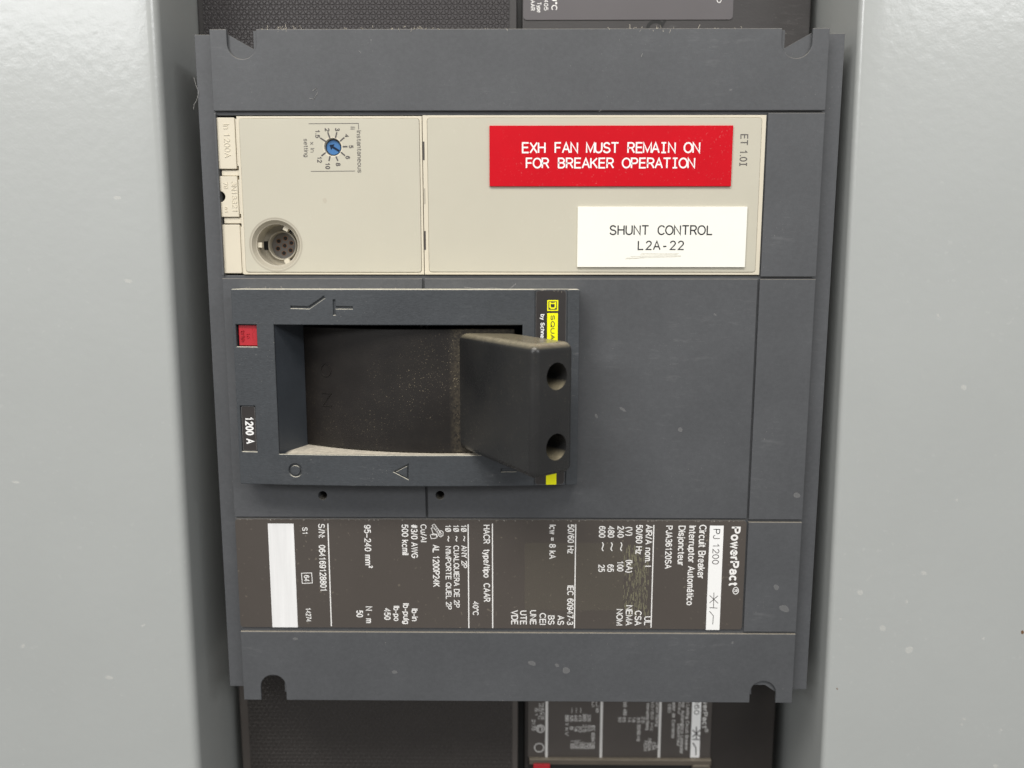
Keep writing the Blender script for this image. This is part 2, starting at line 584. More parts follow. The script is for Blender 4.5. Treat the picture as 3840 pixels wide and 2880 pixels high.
M['ledge'] = mat('brown_ledge_plastic', (0.10, 0.083, 0.066), 0.55, 0.4, var=0.12, dust=DUST, dust_up=0.5)
M['bg'] = mat('unlit_steel', (0.02, 0.02, 0.02), 0.6, 0.3)
M['lint'] = mat('pale_lint', (0.72, 0.66, 0.54), 0.8, 0.2)
M['hair'] = mat('fine_grey_fibre', (0.45, 0.44, 0.42), 0.7, 0.2)
M['smudge'] = thin('brown_smudge', (0.40, 0.34, 0.24), 0.6, 0.3, 0.4)
M['strip'] = mat('printed_white_strip', (0.80, 0.80, 0.80), 0.5, 0.4, var=0.07, var_scale=300, stretch=(1.5, 1, 0.08))


def emboss(m, pitch_x, pitch_y):
    """triangular emboss: one horizontal and two slanted families of grooves"""
    nt = m.node_tree
    N, Lk = nt.nodes, nt.links
    tc = N.new('ShaderNodeTexCoord')
    best = None
    for nx, ny in ((0, 1 / pitch_y), (1 / pitch_x, 0.5 / pitch_y), (1 / pitch_x, -0.5 / pitch_y)):
        d = N.new('ShaderNodeVectorMath')
        d.operation = 'DOT_PRODUCT'
        d.inputs[1].default_value = (nx, 0, ny)
        Lk.new(tc.outputs['Object'], d.inputs[0])
        fr = N.new('ShaderNodeMath')
        fr.operation = 'PINGPONG'
        fr.inputs[1].default_value = 0.5
        Lk.new(d.outputs['Value'], fr.inputs[0])
        r = N.new('ShaderNodeMapRange')
        r.interpolation_type = 'SMOOTHSTEP'
        r.inputs['From Min'].default_value = 0.0
        r.inputs['From Max'].default_value = 0.17
        Lk.new(fr.outputs[0], r.inputs['Value'])
        if best is None:
            best = r.outputs[0]
        else:
            x = N.new('ShaderNodeMath')
            x.operation = 'MINIMUM'
            Lk.new(best, x.inputs[0])
            Lk.new(r.outputs[0], x.inputs[1])
            best = x.outputs[0]
    bn = N.new('ShaderNodeBump')
    bn.inputs['Strength'].default_value = 0.8
    bn.inputs['Distance'].default_value = 0.00035
    Lk.new(best, bn.inputs['Height'])
    Lk.new(bn.outputs[0], N['Principled BSDF'].inputs['Normal'])


M['emboss'] = mat('embossed_black_plastic', (0.047, 0.043, 0.045), 0.42, 0.5, var=0.06)
emboss(M['emboss'], 0.00195, 0.00157)
M['emboss_fine'] = mat('embossed_dark_plastic', (0.040, 0.035, 0.032), 0.45, 0.45, var=0.06)
emboss(M['emboss_fine'], 0.00195, 0.00157)


# ------------------------------------------------------------------ setting
wall = MB().box(-480, -330, -130, 480, 330, -120).build('wall', M['bg'])
wall['kind'] = 'structure'


def cabinet_panel(x_front, x_back, side, label, zf=-4.0, zb=-75.0, rad=3.0):
    """folded sheet: flat face, rounded bend, return flange going back beside the breakers.
    x_front / x_back = edge position at the top and the bottom of the photograph"""
    mb = MB()
    ys = [-300, -200, -120, -60, 0, 60, 120, 200, 300]
    yt, yb = U(1900, 0, 0).y, U(1900, 2880, 0).y

    def at(pair, y):
        return pair[0] + (pair[1] - pair[0]) * (yt - y) / (yt - yb)
    prof = []
    for y in ys:
        xf, xk = at(x_front, y), at(x_back, y)
        row = [(side * 480.0, zf - 1.6), (side * 480.0, zf), (xf + side * 60, zf), (xf + side * (rad + 6), zf)]
        for i in range(9):
            t = math.radians(90 * i / 8)
            row.append((xf + side * rad * (1 - math.sin(t)), zf - rad * (1 - math.cos(t))))
        row += [(xf + (xk - xf) * 0.5, (zf + zb) * 0.5 + 14), (xk, -34), (xk, zb), (xk + side * 1.6, zb), (xf + side * 1.9, zf - rad - 1.6), (xf + side * (rad + 6), zf - 1.6)]
        row[-6] = (xf + (xk - xf) * 0.45, -20)
        prof.append([(p[0], y, p[1]) for p in row])
    n = len(prof[0])
    vs = [p for r in prof for p in r]
    fs = []
    for i in range(len(ys) - 1):
        for k in range(n):
            j = (k + 1) % n
            fs.append((i * n + k, i * n + j, (i + 1) * n + j, (i + 1) * n + k))
    fs.append(tuple(range(n)))
    fs.append(tuple((len(ys) - 1) * n + k for k in range(n))[::-1])
    mb.add(vs, fs)
    o = mb.build('cabinet_panel', M['panel'], None, angle=40)
    o['label'] = label
    o['category'] = 'panel'
    o['group'] = 'grey cabinet panels beside the breaker'
    return o


def marks(parent, spots, z, m, name='dried_mark'):
    for px, py, rx, ry, ang in spots:
        p = U(px, py, z)
        k = (CAM_POS.z - z) / FPX
        n = 28
        ca, sa = math.cos(math.radians(ang)), math.sin(math.radians(ang))
        pts = []
        p1, p2 = rnd.uniform(0, 6), rnd.uniform(0, 6)
        for i in range(n):
            t = 2 * math.pi * i / n
            q = 1 + 0.09 * math.sin(2 * t + p1) + 0.06 * math.sin(3 * t + p2)
            u, v = 0.88 * rx * k * q * math.cos(t), 0.88 * ry * k * q * math.sin(t)
            pts.append((p.x + u * ca - v * sa, p.y + u * sa + v * ca))
        mb = MB().flat(pts, z + 0.02)
        if max(rx, ry) > 8:
            mb.ribbon([(p.x + (q[0] - p.x) * 0.9, p.y + (q[1] - p.y) * 0.9) for q in pts], 0.14, z + 0.03, closed=True)
        mb.build(name, m, parent)


ZF = -4.0
XL = (U(583, 0, ZF).x, U(745, 2880, ZF).x)
XR = (U(3228, 0, ZF).x, U(3082, 2880, ZF).x)
pl = cabinet_panel(XL, XL, -1, 'light grey enamelled cabinet panel left of the breaker')
pr = cabinet_panel(XR, (XR[0] - 0.4, XR[1] - 0.4), 1, 'light grey enamelled cabinet panel right of the breaker', rad=1.9)
marks(pl, [(440, 742, 14, 7, 0), (481, 1054, 16, 7, -8), (410, 2541, 17, 9, 0), (87, 2422, 10, 6, 45), (60, 1808, 16, 5, -10), (537, 2345, 10, 3, 20)], ZF, M['panel_scuff'])
marks(pr, [(3614, 1453, 11, 11, 0), (3464, 2149, 11, 9, -30), (3226, 2222, 13, 11, 0), (3310, 2356, 14, 12, -20), (3409, 2437, 17, 16, 0), (3400, 2256, 6, 7, 0),
           (3518, 1183, 3, 9, 15), (3616, 2697, 8, 7, 0), (3607, 2717, 6, 5, 0), (3754, 2737, 7, 5, 0), (3733, 2872, 11, 8, 0), (3688, 2395, 6, 7, 0), (3152, 2321, 6, 5, 0), (3588, 1875, 5, 6, 0)], ZF, M['panel_scuff'])
marks(pr, [(3834, 2371, 6, 9, 0), (3139, 2583, 3, 5, 30)], ZF, mat('rust_spot', (0.16, 0.085, 0.04), 0.8), 'rust_spot')

# ------------------------------------------------------------------ main breaker
X0, Y0, X1, Y1 = rect((782, 107), (3111, 107), (2971, 2638), (917, 2623), 0.0)


def yo(py, px=1900, z=0.0):
    return U(px, py, z).y


def xo(px, py, z=0.0):
    return U(px, py, z).x


BRK = thing('circuit_breaker', ((X0 + X1) / 2, (Y0 + Y1) / 2, -40), 'large charcoal circuit breaker with beige trip unit and black handle, mounted sideways between grey panels', 'circuit breaker')

# window of the trip unit and well of the handle, cut through flange and base
WIN = (xo(809, 431), yo(1033, 1850), xo(2877, 431), yo(429, 1850))
ZS = 8.0
OPEN = rect((1026, 1216), (1956, 1221), (1961, 1706), (1048, 1702), ZS + 1.0)


def notch_loop(r, cuts):
    return r


# flange
fx0, fy0, fx1, fy1 = rect((727, 127), (3168, 127), (3028, 2568), (863, 2592), -4.0)
nl, nr = xo(849, 150, -4), xo(963, 150, -4)
ml, mr = xo(2930, 150, -4), xo(3046, 150, -4)
bl, br = xo(972, 2590, -4), xo(1080, 2590, -4)
cl, cr = xo(2806, 2590, -4), xo(2914, 2590, -4)
yt1, yt2 = yo(105, 1900, -4), yo(194, 1900, -4)
yb1, yb2 = yo(2545, 1900, -4), yo(2520, 1900, -4)
yft = yo(127, 1900, -4)
yfb = yo(2580, 1900, -4)
flange_out = [(fx0, yfb), (bl, yfb), (bl, yb2), (br, yb2), (br, yfb), (cl, yfb), (cl, yb1), (xo(2858, 2545, -4), yb1), (cr - 0.2, yfb), (fx1, yfb),
              (fx1, yft), (mr, yft), (ml, yt2), (ml, yft), (nr, yft), (nr, yt2), (nl, yft), (fx0, yft)]
well_hole = rpoly(grow(OPEN, 1.2))
fl = MB()
MH = [circ(*U(1210, 1858).xy, 1.38), circ(*U(1650, 1857).xy, 1.38)]
fl.plate(flange_out, -42, -4.2, [rpoly(WIN), well_hole] + MH, bev=0.15)
inner = [(X0 + .25, yfb), (bl, yfb), (bl, yb2), (br, yb2), (br, yfb), (cl, yfb), (cl, yb1), (xo(2858, 2545, -4), yb1), (cr - 0.2, yfb), (X1 - .7, yfb),
         (X1 - .7, yft), (mr, yft), (ml, yt2), (ml, yft), (nr, yft), (nr, yt2), (nl, yft), (X0 + .25, yft)]
fl.plate(inner, -4.2, -0.95, [rpoly(WIN), well_hole] + MH, bev=0.05)
fl.build('mounting_flange', M['grey'], BRK)
MB().box(WIN[0] - 2, WIN[1] - 2, -14, WIN[2] + 2, WIN[3] + 2, -12).build('window_floor', M['dark'], BRK)  # black colour supplies the deep shade in the gaps round the plugs


def u_notch(xl, xr, y_edge, y_tip, up):
    """points of a U-shaped notch, going from xl to xr (up: open at the top)"""
    r = (xr - xl) / 2
    cx = (xl + xr) / 2
    out = []
    s = 1 if up else -1
    yc = y_tip + s * r
    out.append((xl, y_edge))
    for i in range(15):
        t = math.pi + math.pi * i / 14
        out.append((cx + r * math.cos(t), yc + s * r * math.sin(t)))
    out.append((xr, y_edge))
    return out


# end covers
n1 = u_notch(xo(851, 165), xo(961, 165), Y1, yo(220), True)
n2 = u_notch(xo(2931, 165), xo(3046, 165), Y1, yo(220), True)
yt = yo(415)
top = [(X0, yt), (X1, yt), (X1, Y1)] + n2[::-1] + n1[::-1] + [(X0, Y1)]
MB().plate(top, -0.95, 0.0, bev=0.22).build('terminal_cover', M['grey'], BRK)
n3 = u_notch(xo(978, 2580), xo(1073, 2580), Y0, yo(2536), False)
n4 = u_notch(xo(2813, 2580), xo(2911, 2580), Y0, yo(2549), False)
ybt = yo(2373)
bot = [(X0, Y0)] + n3 + n4 + [(X1, Y0), (X1, ybt), (X0, ybt)]
MB().plate(bot, -0.95, 0.0, bev=0.22).build('terminal_cover', M['grey'], BRK)

# front cover: the two fields either side of the short groove, a rim left of the window, the bed of the nameplate
xg0, xg1 = xo(1583, 1060), xo(1592, 1060)
xr0, xr1 = xo(2842, 1045), xo(2850, 1045)
yc1, yc0 = yo(1045), yo(1942)
fc = MB()
fc.plate(rpoly((X0, yc0, xg0, yc1)), -0.95, 0.0, [circ(*U(1210, 1858).xy, 1.38), rpoly((OPEN[0] - 1.2, OPEN[1] - 1.2, xg0 - 1.0, OPEN[3] + 1.2))], bev=0.18)
fc.plate(rpoly((xg1, yc0, xr0, yc1)), -0.95, 0.0, [circ(*U(1650, 1857).xy, 1.38), rpoly((xg1 + 1.0, OPEN[1] - 1.2, OPEN[2] + 1.2, OPEN[3] + 1.2))], bev=0.18)
fc.plate(rpoly((X0, WIN[1], WIN[0] - 0.05, yo(424))), -0.95, -0.05, bev=0.12)
fc.plate(rpoly((X0, yo(2362), xr0, yo(1948))), -0.95, -0.55, bev=0.12)
fc.build('front_cover', M['grey'], BRK)
for a, b, c in ((424, 1037, 2881), (1046, 1945, 0), (1955, 2365, 0)):
    xl = xo(2881, 431) if c else xr1
    MB().plate(rpoly((xl, yo(b), X1, yo(a))), -0.95, 0.0, bev=0.2).build('side_cover', M['grey'], BRK)
marks(BRK, [(1995, 2487, 17, 11, -20), (2089, 2495, 10, 7, -20), (2123, 2514, 18, 14, 0), (2988, 1857, 15, 11, -35), (2911, 2202, 13, 11, -40), (2941, 2282, 22, 15, -30), (2747, 2410, 5, 6, 0),
            (1480, 2520, 13, 7, 0), (1107, 2395, 13, 5, -5), (2551, 1611, 10, 9, 0), (2335, 1535, 16, 5, -30), (2236, 1560, 5, 10, 25), (2682, 1180, 8, 4, -25), (2740, 337, 7, 4, 0)], 0.0, M['scuff_grey'])

# ------------------------------------------------------------------ trip unit
TU_F = rect((884, 434), (1578, 434), (1592, 1030), (914, 1030))
xd = xo(1582, 434)
yA, yB = yo(434, 1850), yo(1030, 1850)
fr1 = (xo(884, 434), yB, xd - 0.10, yA)
fr2 = (xd + 0.10, yB, xo(2876, 431), yA + 0.2)
ap = (fr1[0] + 0.75, fr1[1] + 0.65, fr1[2] - 0.7, fr1[3] - 0.65)
bp = (fr2[0] + 1.35, fr2[1] + 0.75, fr2[2] - 1.25, fr2[3] - 0.75)
sock = U(1035, 918, -0.2)
dial = U(1248, 551.5, -0.2)
tu = MB()
tu.plate(rpoly(fr1), -10, -0.35, [rpoly(ap, 0.9)], bev=0.12)
tu.plate(rpoly(fr2), -10, -0.30, [rpoly(bp, 0.9)], bev=0.12)
TU = tu.build('trip_unit', M['cream_light'], BRK)
RS = 7.35
MB().plate(rpoly(grow(ap, -0.07), 0.85), -10, -0.1, [circ(sock.x, sock.y, RS, 56), circ(dial.x, dial.y, 2.62, 40)], bev=0.14).build('adjustment_panel', M['cream'], TU)
MB().plate(rpoly(grow(bp, -0.07), 0.85), -10, -0.1, bev=0.14).build('blank_panel', M['cream'], TU)
for a, b in ((530, 600), (866, 937)):
    MB().box(fr2[0] - 0.02, yo(b), -1.0, fr2[0] + 0.5, yo(a), -0.26).build('hinge_slot', M['neighbour_name'], TU)
sl = MB().box(fr2[0] + 0.12, yo(765), -1.0, fr2[0] + 0.55, yo(706), -0.27)
sl.build('hinge_tab', M['socket'], TU)

# plugs in the left-hand column (each tapers in the picture only through perspective)
xp0, xp1 = xo(811, 445, -1), xo(880, 445, -1)


def plug(name, ya, yb, mm, notch=None, x0=None, x1=None, zt=-0.7):
    mb = MB()
    r = (xp0 if x0 is None else x0, yo(yb, 860, -1), xp1 if x1 is None else x1, yo(ya, 860, -1))
    if notch:
        c, rr = notch
        pts = [(r[0], r[1]), (r[2], r[1]), (r[2], r[3]), (r[0], r[3])]
        for i in range(13):
            t = math.pi / 2 - math.pi * i / 12
            pts.append((r[0] + rr * math.cos(t), c + rr * math.sin(t)))
        mb.plate(pts, -9, zt, bev=0.2)
    else:
        mb.plate(rpoly(r, 0.35), -9, zt, bev=0.2)
    return mb.build(name, mm, BRK)


p1 = plug('rating_plug', 441, 634, M['cream_light'])
t = MB()
vt(t, 'In 1200A', 836, 860, 464, 592, z=-0.72, dz=0, wt=0.15, h=0.16)
t.build('lettering', M['cream_light'], p1)
p2 = plug('sensor_plug', 661, 814, M['cream_light'], notch=(yo(738, 850, -1), 1.6))
t = MB()
vt(t, '3N13321', 866, 886, 680, 797, z=-0.72, dz=0, wt=0.16, h=0.16)
vt(t, '79', 837, 854, 682, 708, z=-0.72, dz=0, wt=0.16, h=0.16)
vt(t, '61', 842, 853, 775, 799, z=-0.72, dz=0, wt=0.16, h=0.16)
t.build('lettering', M['cream_light'], p2)
plug('blank_plug', 842, 1025, M['cream_light'], zt=-0.9)
for a, b in ((637, 660), (815, 839)):
    MB().plate(rpoly((xp0 + 0.65, yo(b, 860, -1) + .1, fr1[0] + 0.5, yo(a, 860, -1) - .1), 0.2), -9, -1.3, bev=0.15).build('plug_strap', M['cream_light'], BRK)
for a, b in ((446, 622), (674, 802), (850, 1026)):
    MB().box(fr1[0] - 0.52, yo(b, 860, -1), -9, fr1[0] - 0.06, yo(a, 860, -1), -0.9).build('plug_guide', M['cream_light'], TU)

# dial
z = -0.1
d1 = MB().lathe([(2.62, -0.12), (2.5, -0.5), (2.42, -2.4), (0.01, -2.4)], dial.x, dial.y, 40)
d1.lathe([(3.0, -0.085), (2.62, -0.10)], dial.x, dial.y, 40)
d1.build('dial_rim', M['cream_light'], TU)
dl = MB().lathe([(2.12, -2.3), (2.12, -1.15), (2.0, -1.05), (0.01, -1.05)], dial.x, dial.y, 40)
DL = dl.build('adjustment_dial', M['blue'], BRK)
ar = MB()
dv = Vector((-0.80, 0.50)).normalized()
pv = Vector((-dv.y, dv.x))
c = Vector((dial.x, dial.y))
a, b = c - dv * 1.95, c + dv * 0.2
ar.add([(*(a + pv * .33), -1.02), (*(a - pv * .33), -1.02), (*(b - pv * .33), -1.02), (*(b + pv * .33), -1.02)], [(0, 1, 2, 3)])
ar.add([(*(b + pv * 1.0), -1.015), (*(b - pv * 1.0), -1.015), (*(c + dv * 1.4), -1.015)], [(0, 1, 2)])
ar.build('arrow', M['blue_dark'], DL)
sc_ = MB()


def Q(x, y):            # the dial's enlargement -> photo pixels
    return 1120 + x / 6.914, 430 + y / 6.914


for x0, y0, x1, y1, w in ((560, 605, 712, 702, .42), (755, 455, 810, 612, .42), (990, 455, 955, 605, .42), (1185, 592, 1072, 690, .42), (1140, 830, 1265, 830, .45),
                          (1092, 972, 1202, 1065, .42), (968, 1082, 1016, 1200, .42), (815, 1072, 785, 1205, .42), (702, 982, 592, 1070, .42)):
    sc_.ribbon([U(*Q(x0, y0), z).xy, U(*Q(x1, y1), z).xy], w, z + 0.03, cap=False)
for s, xb, xt, y0, y1, w in (('1.5', 424, 545, 385, 610, .2), ('2', 674, 798, 348, 440, .2), ('3', 940, 1063, 345, 428, .2), ('4', 1192, 1296, 500, 590, .2), ('5', 1297, 1416, 788, 872, .2),
                             ('6', 1212, 1332, 1068, 1152, .2), ('8', 960, 1083, 1245, 1335, .2), ('10', 687, 812, 1240, 1415, .2), ('12', 476, 600, 1080, 1250, .2),
                             ('Ii', 1340, 1465, 314, 380, .14), ('Instantaneous', 1500, 1622, 412, 1508, .13), ('x In', 296, 405, 705, 978, .12), ('setting', 126, 240, 624, 1100, .12)):
    a, b = Q(xb, y0), Q(xt, y1)
    vt(sc_, s, a[0], b[0], a[1], b[1], z=z, dz=0.03, wt=w)
sc_.ribbon([U(*Q(p, q), z).xy for p, q in ((262, 236), (1548, 226), (1556, 378))], 0.17, z + 0.03)
sc_.ribbon([U(*Q(p, q), z).xy for p, q in ((322, 1470), (1458, 1462))], 0.17, z + 0.03)
sc_.build('dial_scale', M['ink_grey'], DL)
t = MB()
vt(t, 'ET 1.0I'.replace('I', '\u2160'), 2777, 2806, 503, 624, z=-0.1, dz=0.03, wt=0.13, gap=24)
t.build('lettering', M['ink_grey'], TU)
marks(TU, [(1218, 752, 9, 10, 0)], -0.1, mat('faint_smudge', (0.50, 0.46, 0.37), 0.6), 'smudge')

# test socket
s = MB()
s.lathe([(RS + 0.75, -0.06), (RS, -0.12), (RS - 0.9, -1.3), (RS - 1.15, -1.4), (RS - 1.25, -7.6), (4.5, -7.6)], sock.x, sock.y, 56)
s.lathe([(4.55, -7.6), (4.45, -6.6), (4.05, -6.6), (4.0, -9.2), (0.01, -9.2)], sock.x, sock.y, 48)
SK = s.build('test_socket', M['socket'], BRK)
MB().lathe([(3.98, -9.15), (3.9, -9.0), (0.01, -9.0)], sock.x, sock.y, 40).build('contact_insert', M['pin_face'], SK)
for k in range(7):
    a = math.radians(60 * k + 22)
    rr = 0 if k == 6 else 2.3
    cx, cy = sock.x + rr * math.cos(a), sock.y + rr * math.sin(a)
    MB().lathe([(0.78, -8.95), (0.01, -8.95)], cx, cy, 20).build('contact_hole_shade', M['dark'], SK)  # flat black disc on the insert, painting the shade of a hole
    MB().lathe([(0.62, -8.93), (0.74, -8.93)], cx + 0.03, cy, 20).build('contact', M['copper'], SK)
key, hole = MB(), MB()
for a in (180, 62, -62):
    ca, sa = math.cos(math.radians(a)), math.sin(math.radians(a))
    for dst, r0, r1, hw, z0, z1 in ((key, 4.9, 6.3, 0.75, -3.6, -2.0), (hole, 4.75, 6.0, 1.35, -7.55, -7.5)):
        q = [(r0, -hw), (r1, -hw), (r1, hw), (r0, hw)]
        pts = [(sock.x + u * ca - v * sa, sock.y + u * sa + v * ca) for u, v in q]
        dst.add([(p[0], p[1], z0) for p in pts] + [(p[0], p[1], z1) for p in pts], [(3, 2, 1, 0), (4, 5, 6, 7), (0, 1, 5, 4), (1, 2, 6, 5), (2, 3, 7, 6), (3, 0, 4, 7)])
key.build('keyway_rib', M['cream_light'], SK)
hole.build('keyway_slot_shade', M['dark'], SK)  # thin dark slabs on the socket floor, slot shade given by colour

# engraved labels stuck on the blank panel
r = rect((1836, 466), (2751, 475), (2740, 702), (1835, 695), 0.55)
RL = MB().plate(rpoly(r, 0.1, 2), -0.1, 0.55, bev=0.08).build('warning_label', M['red'], BRK)
t = MB()
ht(t, 'EXH FAN MUST REMAIN ON', 1957, 2624, 575, 533, z=0.55, dz=0.02, wt=0.14, mono=79)
ht(t, 'FOR BREAKER OPERATION', 1971, 2605, 632, 591, z=0.55, dz=0.02, wt=0.14, mono=79)
t.build('lettering', M['ink_white'], RL)
r = rect((2167, 774), (2804, 776), (2793, 1003), (2164, 1001), 0.55)
WL = MB().plate(rpoly(r, 0.1, 2), -0.1, 0.55, bev=0.08).build('control_label', M['white'], BRK)
t = MB()
ht(t, 'SHUNT CONTROL', 2286, 2673, 882, 844, z=0.55, dz=0.02, wt=0.135, mono=84)
ht(t, 'L2A-22', 2390, 2565, 938, 902, z=0.55, dz=0.02, wt=0.135, mono=84)
t.build('lettering', M['ink_black'], WL)
t = MB()
for y0, xa, xb, yy in ((951, 2405, 2545, 951), (956, 2400, 2540, 955), (962, 2365, 2552, 959), (968, 2348, 2553, 962), (971, 2345, 2420, 966)):
    t.ribbon([U(xa, y0, 0.55).xy, U((xa + xb) / 2, (y0 + yy) / 2 + 1, 0.55).xy, U(xb, yy, 0.55).xy], 0.13, 0.57)
t.build('smudge', M['smudge'], WL)

# ------------------------------------------------------------------ handle surround
S = rect((864, 1081), (2174, 1088), (2165, 1818), (902, 1815), ZS)
sxc, shw = (S[0] + S[2]) / 2, (S[2] - S[0]) / 2


def bul(v):
    k = max(0.0, 1 - ((v[0] - sxc) / shw) ** 2) * 2.4
    return Vector((v[0], v[1], v[2] + k * max(0.0, min(1.0, (v[2] - 1.0) / (ZS - 1.6)))))


CUTS = [S[0] + (S[2] - S[0]) * i / 18 for i in range(1, 18)]
ZT = ZS - 0.55
btn = rect((884, 1217), (965, 1217), (966, 1300), (888, 1300), ZS)
rat = rect((900, 1522), (957, 1522), (967, 1693), (909, 1693), ZS)
sx0, sx1 = xo(2005, 1300, ZS), xo(2127, 1300, ZS)


def loop_of(pts, w, closed=False):
    """outline of a stroke (for engraving)"""
    m = MB().ribbon([p for p in pts], w, 0, closed=closed, cap=True)
    L = [v[:2] for v in m.v[0::2]]
    R = [v[:2] for v in m.v[1::2]]
    return L + R[::-1]


def ub(px, py):
    return U(px, py, ZS + 1.5).xy


eng = []
eng.append(loop_of([ub(1091, 1152), ub(1159, 1154), ub(1216, 1115)], 0.62))
eng.append([tuple(p) for p in (ub(1250, 1124), ub(1258, 1124), ub(1259, 1149), ub(1324, 1150), ub(1324, 1158), ub(1259, 1158), ub(1260, 1181), ub(1252, 1181))])
tri_o = [ub(1477, 1767), ub(1533, 1738), ub(1533, 1796)]
tc_ = sum((Vector(p) for p in tri_o), Vector((0, 0))) / 3
tri_i = [tuple(tc_ + (Vector(p) - tc_) * 0.74) for p in tri_o]
oc = Vector(ub(1107, 1764))
eng += [[tuple(p) for p in tri_o], circ(oc.x, oc.y, 2.05, 36), rpoly((ub(1880, 1763)[0], ub(1880, 1769)[1], ub(1936, 1763)[0], ub(1880, 1757)[1]))]
body = MB()
body.plate(rpoly(S, 0.5), 0.0, ZT, [rpoly(grow(OPEN, 0.12)), rpoly(grow(btn, .05)), rpoly(grow(rat, .05))], bev=0.05, res=1)
body.plate(rpoly((S[0], S[1], sx0, S[3]), 0.45), ZT, ZS, [rpoly(OPEN), rpoly(btn), rpoly(rat)] + eng, bev=0.27)
body.plate(tri_i, ZT, ZS, bev=0.1)
body.plate(circ(oc.x, oc.y, 1.45, 36), ZT, ZS, bev=0.1)
body.plate(rpoly((sx1, S[1], S[2], S[3]), 0.5), ZT, ZS, bev=0.25)
body.warp(bul, CUTS)
SUR = body.build('handle_surround', M['grey_grain'], BRK)

# recess behind the opening
wl = MB()
xb = -67.0
o0, o1, o2, o3 = OPEN
zf_, zb_ = ZT - 0.05, -7.0
wl.add([(o0, o1, zf_), (o0, o3, zf_), (xb, o3, -3.6), (xb, o1, -3.6), (xb, o1, zb_ - 8), (xb, o3, zb_ - 8)], [(0, 3, 2, 1), (3, 4, 5, 2)])
wl.add([(o0, o1, zf_), (o2, o1, zf_), (o2, o1, zb_ - 8), (o0, o1, zb_ - 8)], [(0, 1, 2, 3)])
wl.add([(o0, o3, zf_), (o2, o3, zf_), (o2, o3, zb_ - 8), (o0, o3, zb_ - 8)], [(3, 2, 1, 0)])
wl.add([(o2, o1, zf_), (o2, o3, zf_), (o2, o3, zb_ - 8), (o2, o1, zb_ - 8)], [(0, 1, 2, 3)])
wl.add([(o0, o1, zb_ - 8), (o2, o1, zb_ - 8), (o2, o3, zb_ - 8), (o0, o3, zb_ - 8)], [(0, 1, 2, 3)])
wl.warp(bul, CUTS)
wl.build('recess', M['well'], SUR)

# rotary drum and lever
dcx, dr, dtop = -22.7, 89.0, 8.0
dy0, dy1 = o1 + 0.35, o3 - 1.3
vs, fs = [], []
nd = 48
for i in range(nd + 1):
    x = -70.5 + (70.5 - 1.0) * i / nd
    zz = dtop - dr + math.sqrt(dr * dr - (x - dcx) ** 2)
    vs += [(x, dy0, zz - 0.25), (x, dy0 + 0.25, zz), (x, dy1 - 0.25, zz), (x, dy1, zz - 0.25), (x, dy0, zz - 9), (x, dy1, zz - 9)]
for i in range(nd):
    a, b = 6 * i, 6 * i + 6
    fs += [(a, b, b + 1, a + 1), (a + 1, b + 1, b + 2, a + 2), (a + 2, b + 2, b + 3, a + 3), (a + 4, b + 4, b, a), (a + 3, b + 3, b + 5, a + 5)]
dm = MB().add(vs, fs)
DRM = dm.build('handle_drum', M['drum'], BRK)


def on_drum(v):
    return Vector((v[0], v[1], v[2] + dtop - dr + math.sqrt(dr * dr - (v[0] - dcx) ** 2)))


for s_, a in (('O', (1199, 1244, 1362, 1414)), ('N', (1204, 1246, 1472, 1524))):
    t = MB()
    vt(t, s_, *a, z=0, dz=0.0, wt=0.12, h=0.22)
    t.warp(on_drum)
    t.build('lettering', M['drum'], DRM)

# lever: rectangular block leaning to the right
bx, bz = -18.6, 1.0
tx, tz = 4.4, 34.0
ux = Vector((tx + 18.0, 0, tz - 7.0)).normalized()
nx = Vector((ux.z, 0, -ux.x))
wd = 14.9
hb = bmesh.new()
base = Vector((tx, 0, tz)) - ux * 40.0
tip = Vector((tx, 0, tz))
co = []
for p, ya, yb in ((base, -17.9, 17.3), (tip, -21.0, 16.0)):
    for q, y in ((p, ya), (p + nx * wd, ya), (p + nx * wd, yb), (p, yb)):
        co.append(hb.verts.new((q.x, y, q.z)))
for q in ((3, 2, 1, 0), (4, 5, 6, 7), (0, 1, 5, 4), (1, 2, 6, 5), (2, 3, 7, 6), (3, 0, 4, 7)):
    hb.faces.new([co[i] for i in q])
bmesh.ops.recalc_face_normals(hb, faces=hb.faces)
bmesh.ops.bevel(hb, geom=[e for e in hb.edges if any(v in co[4:] for v in e.verts)], offset=2.4, segments=6, profile=0.5, affect='EDGES')
lever = MB().take(hb)


def boolean_holes(mb, tools):
    me = bpy.data.meshes.new('tmp')
    me.from_pydata(mb.v, [], mb.f)
    o = bpy.data.objects.new('tmp', me)
    COL.objects.link(o)
    obs = [o]
    for tmb in tools:
        m2 = bpy.data.meshes.new('tmp')
        m2.from_pydata(tmb.v, [], tmb.f)
        bm = bmesh.new()
        bm.from_mesh(m2)
        bmesh.ops.recalc_face_normals(bm, faces=bm.faces)
        bm.to_mesh(m2)
        bm.free()
        o2 = bpy.data.objects.new('tmp', m2)
        COL.objects.link(o2)
        obs.append(o2)
        md = o.modifiers.new('b', 'BOOLEAN')
        md.operation = 'DIFFERENCE'
        md.solver = 'EXACT'
        md.object = o2
    dg = bpy.context.evaluated_depsgraph_get()
    ev = o.evaluated_get(dg).to_mesh()
    out = MB().add([v.co[:] for v in ev.vertices], [tuple(p.vertices) for p in ev.polygons])
    for q in obs:
        bpy.data.objects.remove(q)
    return out


